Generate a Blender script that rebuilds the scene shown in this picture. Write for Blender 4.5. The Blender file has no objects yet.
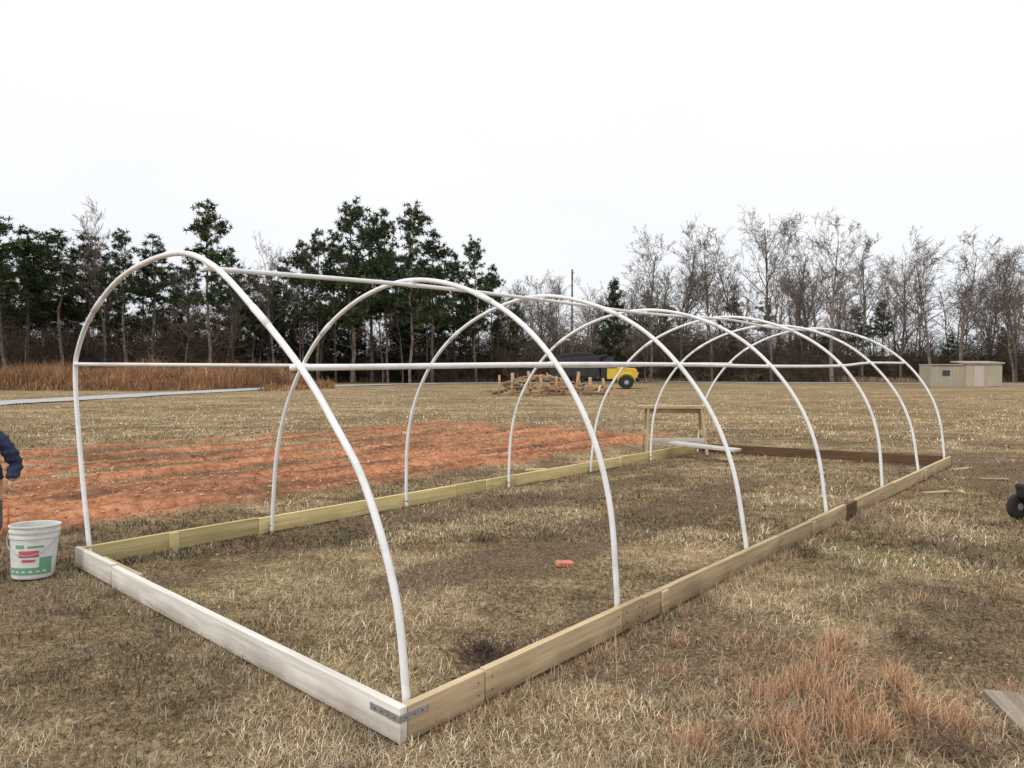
import bpy, math, random
import numpy as np
from mathutils import Vector, Matrix
random.seed(7); rng=np.random.default_rng(7)
scene=bpy.context.scene
H=1.47; F=712.0; HZ=368.0
A=np.array([0.6645,0.7474]); A/=np.linalg.norm(A)
B=np.array([-A[1],A[0]])
C0=np.array([-0.2995,1.904])*H
def P(s,u,z=0.0):
    p=C0+A*s*H+B*u*H
    return (p[0],p[1],z*H)
def px(x,d): return (x-512.0)/F*d
def dy(y): return F*H/(y-HZ)
# ---------- noise
def _h(ix,iy,seed):
    n=(ix.astype(np.int64)*374761393+iy.astype(np.int64)*668265263+seed*1442695041)&0xffffffff
    n=((n^(n>>13))*1274126177)&0xffffffff
    n=n^(n>>16)
    return (n&0xffff)/65535.0
def vn(x,y,seed=0):
    x=np.asarray(x,float);y=np.asarray(y,float)
    ix=np.floor(x);iy=np.floor(y);fx=x-ix;fy=y-iy
    fx=fx*fx*(3-2*fx);fy=fy*fy*(3-2*fy)
    a=_h(ix,iy,seed);b=_h(ix+1,iy,seed);c=_h(ix,iy+1,seed);d=_h(ix+1,iy+1,seed)
    return (a*(1-fx)+b*fx)*(1-fy)+(c*(1-fx)+d*fx)*fy
def fbm(x,y,seed=0,o=4):
    s=0;a=.5
    for i in range(o):
        s=s+a*vn(x*2**i,y*2**i,seed+i*17);a*=.5
    return s/(1-.5**o)
def sstep(a,b,x):
    t=np.clip((x-a)/(b-a),0,1);return t*t*(3-2*t)
def su(x,y):
    rx=(x-C0[0])/H;ry=(y-C0[1])/H
    return rx*A[0]+ry*A[1], rx*B[0]+ry*B[1]
def soil_mask(x,y):
    s,u=su(x,y)
    n=fbm(x*.9,y*.9,5)-.5
    uu=u+n*.35; ss=s+n*2.5
    m=sstep(3.4,3.55,uu)*(1-sstep(8.2,8.5,uu))*(1-sstep(7.4,8.3,ss))
    # grassy strips running along the furrows
    w_=fbm(s*.35,u*.5,33,2)-.5
    g=fbm(s*.22,u*2.2,31,3)*.45+.55*(.5+.5*np.sin((u+w_*.5)*2*math.pi/.86+1.1))
    th=np.interp(u,[3.4,4.75,5.2,6.8,8.5],[1.1,.92,.55,.44,.5])+(fbm(x*3,y*3,44,3)-.5)*.16
    st=sstep(-.02,.05,g-th)
    return np.clip(m*(1-st*.97),0,1)
def furrow(x,y):
    s,u=su(x,y);return np.sin(u*H*2*math.pi/.62+(fbm(s*.6,u*.6,8)-.5)*2)
def dirt_mask(x,y):
    s,u=su(x,y)
    inside=((s>-.1)&(s<7.1)&(u>0)&(u<2.5))
    a=sstep(.48,.62,fbm(s*.55,u*2.6,51,4));b=sstep(.50,.66,fbm(x*1.1,y*1.1,52,4))
    return np.where(inside,a*.85,b*.8)
def gz(x,y):
    x=np.asarray(x,float);y=np.asarray(y,float)
    z=(fbm(x*1.3,y*1.3,1,4)-.5)*.06+(fbm(x*5,y*5,2,3)-.5)*.018
    s,u=su(x,y)
    inside=((s>-.3)&(s<7.3)&(u>-.3)&(u<2.8))
    z=z*np.where(inside,.6,1.0)
    m=soil_mask(x,y)
    z=z+m*(.085*furrow(x,y)+(fbm(x*6,y*6,12,3)-.5)*.05)
    z=z+4.0*sstep(84,150,y+0*x)
    return z-.012
def link(o):
    scene.collection.objects.link(o);return o
def mkmesh(name,V,Fl,mats=(),col=None,smooth=False,midx=None):
    V=np.asarray(V,np.float32);me=bpy.data.meshes.new(name)
    if isinstance(Fl,np.ndarray): Fl=[Fl]
    me.vertices.add(len(V));me.vertices.foreach_set('co',V.ravel())
    li=np.concatenate([f.ravel() for f in Fl]).astype(np.int32)
    tot=np.concatenate([np.full(len(f),f.shape[1]) for f in Fl]).astype(np.int32)
    st=np.concatenate([[0],np.cumsum(tot)[:-1]]).astype(np.int32)
    me.loops.add(len(li));me.loops.foreach_set('vertex_index',li)
    me.polygons.add(len(tot));me.polygons.foreach_set('loop_start',st);me.polygons.foreach_set('loop_total',tot)
    if midx is not None: me.polygons.foreach_set('material_index',np.asarray(midx,np.int32))
    me.polygons.foreach_set('use_smooth',np.full(len(tot),smooth))
    for m in mats: me.materials.append(m)
    me.update(calc_edges=True)
    if col is not None:
        a=me.color_attributes.new('Col','FLOAT_COLOR','POINT')
        c=np.ones((len(V),4),np.float32);c[:,:col.shape[1]]=col;a.data.foreach_set('color',c.ravel())
    return me
def mkobj(name,me,parent=None,loc=(0,0,0)):
    o=bpy.data.objects.new(name,me);link(o);o.location=loc
    if parent: o.parent=parent
    return o
def empty(name,loc=(0,0,0),rz=0):
    o=bpy.data.objects.new(name,None);link(o);o.location=loc;o.rotation_euler=(0,0,rz);o.empty_display_size=.2;return o
# ---------- materials
def newmat(name,rough=.8,spec=.3):
    m=bpy.data.materials.new(name);m.use_nodes=True
    nt=m.node_tree;b=nt.nodes['Principled BSDF'];b.inputs['Roughness'].default_value=rough
    b.inputs['Specular IOR Level'].default_value=spec
    return m,nt,b
def nd(nt,t,**k):
    n=nt.nodes.new(t)
    for a,v in k.items(): setattr(n,a,v)
    return n
def to_diffuse(m):
    nt=m.node_tree;b=nt.nodes['Principled BSDF'];d=nt.nodes.new('ShaderNodeBsdfDiffuse')
    for l in list(nt.links):
        if l.to_node==b and l.to_socket.name=='Base Color': nt.links.new(l.from_socket,d.inputs['Color'])
        if l.to_node==b and l.to_socket.name=='Normal': nt.links.new(l.from_socket,d.inputs['Normal'])
    o=nt.nodes['Material Output'];nt.links.new(d.outputs[0],o.inputs['Surface']);nt.nodes.remove(b);return m
def noisemat(name,c1,c2,scale=5,rough=.8,stretch=(1,1,1),bump=.0,detail=4,lo=.3,hi=.7,metal=0,spec=.3,c3=None,bdist=.01):
    m,nt,b=newmat(name,rough,spec)
    tc=nd(nt,'ShaderNodeTexCoord');mp=nd(nt,'ShaderNodeMapping');mp.inputs['Scale'].default_value=stretch
    nt.links.new(tc.outputs['Object'],mp.inputs['Vector'])
    n=nd(nt,'ShaderNodeTexNoise');n.inputs['Scale'].default_value=scale;n.inputs['Detail'].default_value=detail
    n.inputs['Roughness'].default_value=.65
    nt.links.new(mp.outputs[0],n.inputs['Vector'])
    r=nd(nt,'ShaderNodeValToRGB');r.color_ramp.elements[0].position=lo;r.color_ramp.elements[1].position=hi
    r.color_ramp.elements[0].color=(*c1,1);r.color_ramp.elements[1].color=(*c2,1)
    if c3:
        e=r.color_ramp.elements.new((lo+hi)/2);e.color=(*c3,1)
    nt.links.new(n.outputs['Fac'],r.inputs[0]);nt.links.new(r.outputs[0],b.inputs['Base Color'])
    b.inputs['Metallic'].default_value=metal
    if bump:
        bp=nd(nt,'ShaderNodeBump');bp.inputs['Strength'].default_value=bump;bp.inputs['Distance'].default_value=bdist
        nt.links.new(n.outputs['Fac'],bp.inputs['Height']);nt.links.new(bp.outputs[0],b.inputs['Normal'])
    return m
def woodmat(name,c1,c2,dirt=(.10,.07,.045),dirtamt=.5):
    m,nt,b=newmat(name,.75,.2)
    tc=nd(nt,'ShaderNodeTexCoord')
    mp=nd(nt,'ShaderNodeMapping');mp.inputs['Scale'].default_value=(1.2,22,22)
    nt.links.new(tc.outputs['Object'],mp.inputs['Vector'])
    oi=nd(nt,'ShaderNodeObjectInfo')
    n=nd(nt,'ShaderNodeTexNoise',noise_dimensions='4D');n.inputs['Scale'].default_value=1.6;n.inputs['Detail'].default_value=5;n.inputs['Distortion'].default_value=.6
    ml=nd(nt,'ShaderNodeMath',operation='MULTIPLY');ml.inputs[1].default_value=40
    nt.links.new(oi.outputs['Random'],ml.inputs[0]);nt.links.new(ml.outputs[0],n.inputs['W'])
    nt.links.new(mp.outputs[0],n.inputs['Vector'])
    r=nd(nt,'ShaderNodeValToRGB');r.color_ramp.elements[0].position=.32;r.color_ramp.elements[1].position=.66
    r.color_ramp.elements[0].color=(*c1,1);r.color_ramp.elements[1].color=(*c2,1)
    nt.links.new(n.outputs['Fac'],r.inputs[0])
    n2=nd(nt,'ShaderNodeTexNoise',noise_dimensions='4D');n2.inputs['Scale'].default_value=3.2;n2.inputs['Detail'].default_value=5
    nt.links.new(tc.outputs['Object'],n2.inputs['Vector']);nt.links.new(ml.outputs[0],n2.inputs['W'])
    sx=nd(nt,'ShaderNodeSeparateXYZ');nt.links.new(tc.outputs['Object'],sx.inputs[0])
    mr=nd(nt,'ShaderNodeMapRange');mr.inputs['From Min'].default_value=.06;mr.inputs['From Max'].default_value=-.075
    mr.inputs['To Min'].default_value=-.2;mr.inputs['To Max'].default_value=.35
    nt.links.new(sx.outputs['Z'],mr.inputs['Value'])
    ad=nd(nt,'ShaderNodeMath',operation='ADD');nt.links.new(n2.outputs['Fac'],ad.inputs[0]);nt.links.new(mr.outputs[0],ad.inputs[1])
    m2=nd(nt,'ShaderNodeMapRange');m2.inputs['From Min'].default_value=.45;m2.inputs['From Max'].default_value=.95;m2.inputs['To Max'].default_value=dirtamt
    nt.links.new(ad.outputs[0],m2.inputs['Value'])
    mx=nd(nt,'ShaderNodeMix',data_type='RGBA');nt.links.new(m2.outputs[0],mx.inputs['Factor'])
    nt.links.new(r.outputs[0],mx.inputs[6]);mx.inputs[7].default_value=(*dirt,1)
    vo=nd(nt,'ShaderNodeTexVoronoi',voronoi_dimensions='4D');vo.inputs['Scale'].default_value=2.6
    mp2=nd(nt,'ShaderNodeMapping');mp2.inputs['Scale'].default_value=(1,2.2,2.2);nt.links.new(tc.outputs['Object'],mp2.inputs[0]);nt.links.new(mp2.outputs[0],vo.inputs['Vector']);nt.links.new(ml.outputs[0],vo.inputs['W'])
    kr=nd(nt,'ShaderNodeMapRange');kr.inputs['From Min'].default_value=.11;kr.inputs['From Max'].default_value=.06;kr.inputs['To Max'].default_value=.6
    nt.links.new(vo.outputs['Distance'],kr.inputs['Value'])
    mk=nd(nt,'ShaderNodeMix',data_type='RGBA');nt.links.new(kr.outputs[0],mk.inputs['Factor']);nt.links.new(mx.outputs[2],mk.inputs[6]);mk.inputs[7].default_value=(c1[0]*.35,c1[1]*.28,c1[2]*.25,1)
    hs=nd(nt,'ShaderNodeHueSaturation');mr3=nd(nt,'ShaderNodeMapRange');mr3.inputs['To Min'].default_value=.72;mr3.inputs['To Max'].default_value=1.12
    nt.links.new(oi.outputs['Random'],mr3.inputs['Value']);nt.links.new(mr3.outputs[0],hs.inputs['Value']);nt.links.new(mk.outputs[2],hs.inputs['Color'])
    nt.links.new(hs.outputs[0],b.inputs['Base Color'])
    bp=nd(nt,'ShaderNodeBump');bp.inputs['Strength'].default_value=.4;bp.inputs['Distance'].default_value=.004
    nt.links.new(n.outputs['Fac'],bp.inputs['Height']);nt.links.new(bp.outputs[0],b.inputs['Normal'])
    return m
def colmat(name):
    m,nt,b=newmat(name,.8,.15)
    a=nd(nt,'ShaderNodeVertexColor',layer_name='Col');nt.links.new(a.outputs[0],b.inputs['Base Color'])
    return to_diffuse(m)
def plain(name,c,rough=.6,metal=0,spec=.4):
    return noisemat(name,tuple(v*.85 for v in c),tuple(min(1,v*1.1) for v in c),scale=9,rough=rough,metal=metal,spec=spec)
M_pvc=noisemat('white_pvc',(.64,.65,.64),(.85,.86,.87),scale=6,rough=.38,spec=.45,lo=.25,hi=.5)
M_treated=woodmat('treated_pine',(.54,.42,.18),(.78,.65,.34),dirt=(.18,.13,.07))
M_pine=woodmat('pine_board',(.43,.31,.18),(.66,.52,.33),dirt=(.16,.105,.06),dirtamt=.65)
M_white=woodmat('whitewashed_board',(.55,.51,.45),(.76,.73,.68),dirt=(.24,.18,.13),dirtamt=.8)
M_darkw=woodmat('wet_dark_board',(.09,.05,.03),(.19,.105,.06))
M_steel=noisemat('galvanised_steel',(.34,.35,.36),(.55,.56,.57),scale=30,rough=.45,metal=.7)
M_hole=plain('nail_head',(.04,.04,.04))
M_blade=colmat('dry_grass_blades')
M_bark=to_diffuse(noisemat('grey_bark',(.11,.088,.075),(.25,.21,.18),scale=3,rough=.9,detail=1))
M_bark2=to_diffuse(noisemat('pine_bark',(.10,.075,.06),(.26,.205,.17),scale=3,rough=.9,detail=1))
M_leaf=colmat('pine_needles')
# ---------- world
w=bpy.data.worlds.new('World');scene.world=w;w.use_nodes=True;nt=w.node_tree
bg=nt.nodes['Background'];out=nt.nodes['World Output']
sky=nd(nt,'ShaderNodeTexSky',sky_type='NISHITA');sky.sun_disc=False;sky.sun_elevation=math.radians(47);sky.sun_rotation=math.radians(225)
nt.links.new(sky.outputs[0],bg.inputs[0]);bg.inputs[1].default_value=.08
tc=nd(nt,'ShaderNodeTexCoord');sx=nd(nt,'ShaderNodeSeparateXYZ');nt.links.new(tc.outputs['Generated'],sx.inputs[0])
mp=nd(nt,'ShaderNodeMapping');mp.inputs['Scale'].default_value=(1,1,3.5);nt.links.new(tc.outputs['Generated'],mp.inputs[0])
nz=nd(nt,'ShaderNodeTexNoise');nz.inputs['Scale'].default_value=1.6;nz.inputs['Detail'].default_value=3;nt.links.new(mp.outputs[0],nz.inputs['Vector'])
ad=nd(nt,'ShaderNodeMath',operation='MULTIPLY_ADD');nt.links.new(nz.outputs['Fac'],ad.inputs[0]);ad.inputs[1].default_value=.40;nt.links.new(sx.outputs['Z'],ad.inputs[2])
cr=nd(nt,'ShaderNodeValToRGB');e=cr.color_ramp.elements;e[0].position=.14;e[0].color=(.78,.82,.88,1);e[1].position=.60;e[1].color=(1,1,1,1)
x=e.new(.38);x.color=(.92,.935,.96,1)
nt.links.new(ad.outputs[0],cr.inputs[0])
bg2=nd(nt,'ShaderNodeBackground');bg2.inputs[1].default_value=1.09;nt.links.new(cr.outputs[0],bg2.inputs[0])
mx=nd(nt,'ShaderNodeMixShader');mx.inputs[0].default_value=.93;nt.links.new(bg.outputs[0],mx.inputs[1]);nt.links.new(bg2.outputs[0],mx.inputs[2])
nt.links.new(mx.outputs[0],out.inputs[0])
sl=bpy.data.lights.new('sun','SUN');sl.energy=1.4;sl.angle=math.radians(11);sl.color=(1,.96,.9)
so=bpy.data.objects.new('sun',sl);link(so)
sd=Vector((-.55,-.55,.85)).normalized();so.rotation_euler=sd.to_track_quat('Z','Y').to_euler();so.location=(0,0,30)
# ---------- camera
cam=bpy.data.cameras.new('camera');co=bpy.data.objects.new('camera',cam);link(co);scene.camera=co
cam.sensor_width=36;cam.lens=F/1024*36;cam.clip_end=2000;cam.clip_start=.05
co.location=(0,0,H);co.rotation_euler=(math.radians(90)-math.atan(16/F),0,0)
scene.view_settings.view_transform='Standard'
try: scene.view_settings.look='None'
except: pass
# ---------- ground
def axis(lo,hi,fine,ext):
    a=list(np.arange(lo,hi,fine));st=fine;v=hi;r=[]
    while v<ext: r.append(v);st*=1.13;v+=st
    r.append(ext);l=[];st=fine;v=lo-fine
    while v>-ext: l.append(v);st*=1.13;v-=st
    l.append(-ext)
    return np.array(sorted(l)+a+r)
xs=axis(-12,7,.05,700);ys=axis(.5,18,.055,700)
X,Y=np.meshgrid(xs,ys);Z=gz(X,Y)
V=np.stack([X.ravel(),Y.ravel(),Z.ravel()],1)
nx=len(xs);ny=len(ys);i=np.arange(nx*ny).reshape(ny,nx)
Fq=np.stack([i[:-1,:-1].ravel(),i[:-1,1:].ravel(),i[1:,1:].ravel(),i[1:,:-1].ravel()],1)
m,nt,b=newmat('field_ground',.95,.1)
tc=nd(nt,'ShaderNodeTexCoord')
def ns(sc,det=6,rgh=.6,stretch=None,rot=None):
    n=nd(nt,'ShaderNodeTexNoise');n.inputs['Scale'].default_value=sc;n.inputs['Detail'].default_value=det;n.inputs['Roughness'].default_value=rgh
    if stretch:
        q=nd(nt,'ShaderNodeMapping')
        if rot is not None:
            q.vector_type='TEXTURE';q.inputs['Rotation'].default_value=(0,0,rot);stretch=tuple(1/v for v in stretch)
        q.inputs['Scale'].default_value=stretch
        nt.links.new(tc.outputs['Object'],q.inputs[0]);nt.links.new(q.outputs[0],n.inputs['Vector'])
    else: nt.links.new(tc.outputs['Object'],n.inputs['Vector'])
    return n
def ramp(src,st):
    r=nd(nt,'ShaderNodeValToRGB')
    els=r.color_ramp.elements
    els[0].position=st[0][0];els[0].color=(*st[0][1],1);els[1].position=st[-1][0];els[1].color=(*st[-1][1],1)
    for p,c in st[1:-1]: els.new(p).color=(*c,1)
    nt.links.new(src,r.inputs[0]);return r
def mixc(f,a,c,mode='MIX'):
    q=nd(nt,'ShaderNodeMix',data_type='RGBA',blend_type=mode)
    if isinstance(f,float): q.inputs['Factor'].default_value=f
    else: nt.links.new(f,q.inputs['Factor'])
    nt.links.new(a,q.inputs[6]);nt.links.new(c,q.inputs[7]);return q.outputs[2]
n1=ns(38,4,.75);n2=ns(.55,2);n3=ns(3.2,3,.7);n4=ns(.11,2,.6,(1,2.4,1));n5=ns(.9,5,.75,(.35,1.6,1))
straw=ramp(n1.outputs['Fac'],[(.34,(.17,.125,.08)),(.5,(.41,.325,.215)),(.66,(.62,.52,.37))])
grn=ramp(n1.outputs['Fac'],[(.34,(.11,.10,.055)),(.5,(.27,.25,.14)),(.68,(.44,.41,.26))])
f2=ramp(n2.outputs['Fac'],[(.48,(0,0,0)),(.64,(.6,.6,.6))])
c=mixc(f2.outputs[0],straw.outputs[0],grn.outputs[0])
f3=ramp(n3.outputs['Fac'],[(.3,(.5,.47,.44)),(.62,(1.05,1.03,1.0))])
c=mixc(1.0,c,f3.outputs[0],'MULTIPLY')
f4=ramp(n4.outputs['Fac'],[(.35,(.84,.82,.78)),(.65,(1.2,1.16,1.1))])
c=mixc(1.0,c,f4.outputs[0],'MULTIPLY')
f5=ramp(n5.outputs['Fac'],[(.36,(.62,.58,.52)),(.56,(1.1,1.08,1.05))])
c=mixc(1.0,c,f5.outputs[0],'MULTIPLY')
cl=ns(9,5,.75);cl3=ns(1.0,4,.7,(.3,4.0,1),math.atan2(A[1],A[0]))
clay=ramp(cl.outputs['Fac'],[(.3,(.26,.12,.065)),(.5,(.52,.245,.135)),(.7,(.72,.41,.26))])
clb=ramp(cl3.outputs['Fac'],[(.38,(.45,.52,.58)),(.58,(1.12,1.05,1.0))])
clay=mixc(1.0,clay.outputs[0],clb.outputs[0],'MULTIPLY')
at_=nd(nt,'ShaderNodeVertexColor',layer_name='Col');sep=nd(nt,'ShaderNodeSeparateColor');nt.links.new(at_.outputs[0],sep.inputs[0])
shade_clay=ramp(cl.outputs['Fac'],[(.3,(.16,.07,.04)),(.7,(.34,.16,.09))])  # darker clay colour, painted shade for the furrow troughs
clay=mixc(at_.outputs['Alpha'],clay,shade_clay.outputs[0])
dirtc=ramp(n1.outputs['Fac'],[(.32,(.07,.048,.033)),(.5,(.17,.12,.08)),(.7,(.33,.25,.17))])
c=mixc(sep.outputs[2],c,dirtc.outputs[0])
c=mixc(sep.outputs[0],c,clay)
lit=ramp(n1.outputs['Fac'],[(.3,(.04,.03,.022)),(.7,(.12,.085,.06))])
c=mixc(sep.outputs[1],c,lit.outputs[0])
nt.links.new(c,b.inputs['Base Color'])
bp=nd(nt,'ShaderNodeBump');bp.inputs['Strength'].default_value=.9;bp.inputs['Distance'].default_value=.025
nt.links.new(n1.outputs['Fac'],bp.inputs['Height']);nt.links.new(bp.outputs[0],b.inputs['Normal'])
to_diffuse(m)
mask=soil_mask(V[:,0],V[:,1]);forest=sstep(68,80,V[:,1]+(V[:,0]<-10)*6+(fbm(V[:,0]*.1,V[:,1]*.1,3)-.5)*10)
trough_shade=sstep(.0,.7,-furrow(V[:,0],V[:,1])+(fbm(V[:,0]*2.5,V[:,1]*2.5,19,3)-.5)*1.4)*.75  # trough shade painted into vertex alpha, edges broken by noise
fard=1-sstep(12,24,np.hypot(V[:,0],V[:,1]))*.6
col=np.stack([mask,forest,dirt_mask(V[:,0],V[:,1])*fard,trough_shade],1)
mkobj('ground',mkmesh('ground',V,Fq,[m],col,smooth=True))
# ---------- road
def catmull(pts,n):
    pts=np.asarray(pts,float);p=np.vstack([2*pts[0]-pts[1],pts,2*pts[-1]-pts[-2]])
    m=len(pts)-1;t=np.linspace(0,m-1e-6,n);i=t.astype(int);f=(t-i)[:,None]
    a,b_,c_,d_=p[i],p[i+1],p[i+2],p[i+3]
    return .5*((2*b_)+(-a+c_)*f+(2*a-5*b_+4*c_-d_)*f**2+(-a+3*b_-3*c_+d_)*f**3)
def ribbon(name,pts,wd,mat,zo):
    q=catmull(pts,120);d=np.gradient(q,axis=0);d/=np.linalg.norm(d,axis=1)[:,None];n=np.stack([-d[:,1],d[:,0]],1)
    L=q+n*wd/2;R=q-n*wd/2;V=np.concatenate([L,R]);z=np.maximum(gz(L[:,0],L[:,1]),gz(R[:,0],R[:,1]))+zo
    V=np.column_stack([V,np.concatenate([z,z])]);k=np.arange(119)
    return mkobj(name,mkmesh(name,V,np.stack([k,k+120,k+121,k+1],1),[mat]))
M_road=noisemat('gravel_road',(.36,.36,.37),(.52,.52,.54),scale=3,rough=.95,bump=.3)
ribbon('road',[(-26,8),(-22.6,22),(-21.3,31),(-19,44),(-15.5,57),(-6,68),(14,74),(32,70),(46,63),(80,50)],3.0,M_road,.03)
# ---------- tubes
def tube(path,r,sides=12,cap=True):
    path=np.asarray(path,float);n=len(path);r=np.broadcast_to(np.asarray(r,float),(n,))
    T=np.gradient(path,axis=0);T/=np.linalg.norm(T,axis=1)[:,None]
    up=np.array([.31,-.22,.92]);U=np.cross(T,up)
    if np.min(np.linalg.norm(U,axis=1))<.15: U=np.cross(T,np.array([.9,.35,.1]))
    U/=np.linalg.norm(U,axis=1)[:,None];W=np.cross(T,U)
    a=np.linspace(0,2*math.pi,sides,endpoint=False)
    V=path[:,None,:]+r[:,None,None]*(np.cos(a)[None,:,None]*U[:,None,:]+np.sin(a)[None,:,None]*W[:,None,:])
    V=V.reshape(-1,3);i=np.arange(n*sides).reshape(n,sides);j=np.roll(i,-1,1)
    Q=np.stack([i[:-1].ravel(),j[:-1].ravel(),j[1:].ravel(),i[1:].ravel()],1)
    fs=[Q]
    if cap: fs+= [i[0][None,::-1],i[-1][None,:]]
    return V,fs
def tubeobj(name,path,r,mat,parent=None,sides=12):
    V,fs=tube(path,r,sides);return mkobj(name,mkmesh(name,V,fs,[mat],smooth=True),parent)
def merge(parts):
    Vs=[];Fs={};o=0
    for V,fs in parts:
        Vs.append(V)
        for f in fs: Fs.setdefault(f.shape[1],[]).append(f+o)
        o+=len(V)
    return np.concatenate(Vs),[np.concatenate(v) for v in Fs.values()]
def segtubes(S,sides=3):
    S=np.asarray(S,float);p0=S[:,0:3];p1=S[:,3:6];r0=S[:,6];r1=S[:,7]
    T=p1-p0;T/=np.linalg.norm(T,axis=1)[:,None]+1e-9
    ref=np.where(np.abs(T[:,2:3])>.8,np.array([[1.,0,0]]),np.array([[0,0,1.]]))
    U=np.cross(T,ref);U/=np.linalg.norm(U,axis=1)[:,None]+1e-9;W=np.cross(T,U)
    a=np.linspace(0,2*math.pi,sides,endpoint=False);n=len(S)
    ring=np.cos(a)[None,:,None]*U[:,None,:]+np.sin(a)[None,:,None]*W[:,None,:]
    V=np.concatenate([p0[:,None]+ring*r0[:,None,None],p1[:,None]+ring*r1[:,None,None]],1).reshape(-1,3)
    b0=(np.arange(n)*2*sides)[:,None];k=np.arange(sides)[None];k2=(k+1)%sides
    Q=np.stack([(b0+k).ravel(),(b0+k2).ravel(),(b0+sides+k2).ravel(),(b0+sides+k).ravel()],1)
    return V,Q
# ---------- boards
def board(name,p0,p1,h,t,mat,parent=None,zc=None,bev=.003,roll=0):
    p0=Vector(p0);p1=Vector(p1);d=p1-p0;L=d.length
    me=bpy.data.meshes.new(name)
    x,y,z=L/2,t/2,h/2
    V=[(-x,-y,-z),(x,-y,-z),(x,y,-z),(-x,y,-z),(-x,-y,z),(x,-y,z),(x,y,z),(-x,y,z)]
    Fc=[(3,2,1,0),(4,5,6,7),(0,1,5,4),(1,2,6,5),(2,3,7,6),(3,0,4,7)]
    me.from_pydata(V,[],Fc);me.materials.append(mat)
    o=bpy.data.objects.new(name,me);link(o)
    X=d.normalized();Zv=Vector((0,0,1))
    if abs(X.z)>.95: Zv=Vector((0,1,0))
    Yv=Zv.cross(X).normalized();Zv=X.cross(Yv)
    R=Matrix((X,Yv,Zv)).transposed().to_4x4()
    o.matrix_world=Matrix.Translation((p0+p1)/2)@R@Matrix.Rotation(roll,4,'X')
    if bev:
        bm=o.modifiers.new('bevel','BEVEL');bm.width=bev;bm.segments=2
    if parent:
        o.parent=parent;o.matrix_parent_inverse=parent.matrix_world.inverted()
    return o
W=2.486;T=.038/H;bh=.142
G=empty('hoop_house_frame')
zc=bh/2/H
def rail(base,u,segs,mats,s0=0):
    for k in range(len(segs)-1):
        a,b_=segs[k]+.002,segs[k+1]-.002
        jz=random.uniform(-.004,.004);ju=random.uniform(-.002,.002)
        board(f'{base}_{k+1}',P(a,u+ju,zc+jz),P(b_,u+ju,zc+jz),bh,.038,mats[k%len(mats)],G)
rail('side_rail_near',-T/2,[0,.30,1.05,1.20,1.36,2.6,3.1,3.76,3.98,4.95,6.0,7.15],[M_pine,M_pine,M_pine,M_pine,M_pine,M_pine,M_pine,M_darkw,M_pine,M_pine,M_pine])
rail('side_rail_far',W+T/2,[0,.95,2.6,3.3,4.9,6.62],[M_treated])
board('front_board_1',P(-T/2,-T,zc),P(-T/2,2.02,zc),bh,.038,M_white,G)
board('front_board_2',P(-T/2,2.025,zc+.006),P(-T/2,W+T,zc+.006),bh,.038,M_white,G)
board('front_splice',P(T/2+.002,1.8,zc),P(T/2+.002,2.25,zc),bh*.9,.038,M_pine,G)
board('end_board',P(7.17,-T,zc),P(6.64,W+T,zc),bh,.038,M_darkw,G)
for k,(s,u,mt,hh) in enumerate([(.45,1,M_treated,.15),(2.95,1,M_treated,.145),(4.9,1,M_treated,.14),(1.36,0,M_pine,.139),(3.12,0,M_pine,.137),(6.0,0,M_pine,.138)]):
    sz=(.07,.017,hh)
    uu=(W-.0095/H) if u else (-T-.0100/H)
    o=board(f'stake_{k+1}',(0,0,0),(.1,0,0),.1,.1,mt,G)
    for v in o.data.vertices:
        v.co=Vector((math.copysign(sz[0]/2,v.co.x),math.copysign(sz[1]/2,v.co.y),math.copysign(sz[2]/2,v.co.z)))
    o.matrix_world=Matrix.Translation(Vector(P(s,uu,(hh/2-.008)/H)))@Matrix.Rotation(math.atan2(A[1],A[0]),4,'Z')
def plate(name,s0,u0,s1,u1,z0,z1,t=.003):
    board(name,P(s0,u0,(z0+z1)/2),P(s1,u1,(z0+z1)/2),(z1-z0)*H,t,M_steel,G,bev=.0008)
plate('corner_strap_front',-T-.0018,-T-.002,-T-.0018,.10,.057,.078)
plate('corner_strap_side',-T,-T-.0018,.075,-T-.0018,.057,.078)
for k in range(4):
    u=-T+.018+k*.028
    board(f'screw_front_{k}',P(-T-.0028,u,.067),P(-T-.0048,u,.067),.005,.005,M_hole,G,bev=0)
    if k<3: board(f'screw_side_{k}',P(-T+.02+k*.028,-T-.0028,.067),P(-T+.02+k*.028,-T-.0048,.067),.005,.005,M_hole,G,bev=0)
for k,s in enumerate([.27,.33,1.02,1.08,1.17,1.23,1.34,2.57,2.63,3.07,3.73,4.0]):
    for z_ in (.03,.068): board(f'nail_{k}_{z_}',P(s,-T-.0035,z_),P(s,-T+.001,z_),.006,.006,M_hole,G,bev=0)
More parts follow.
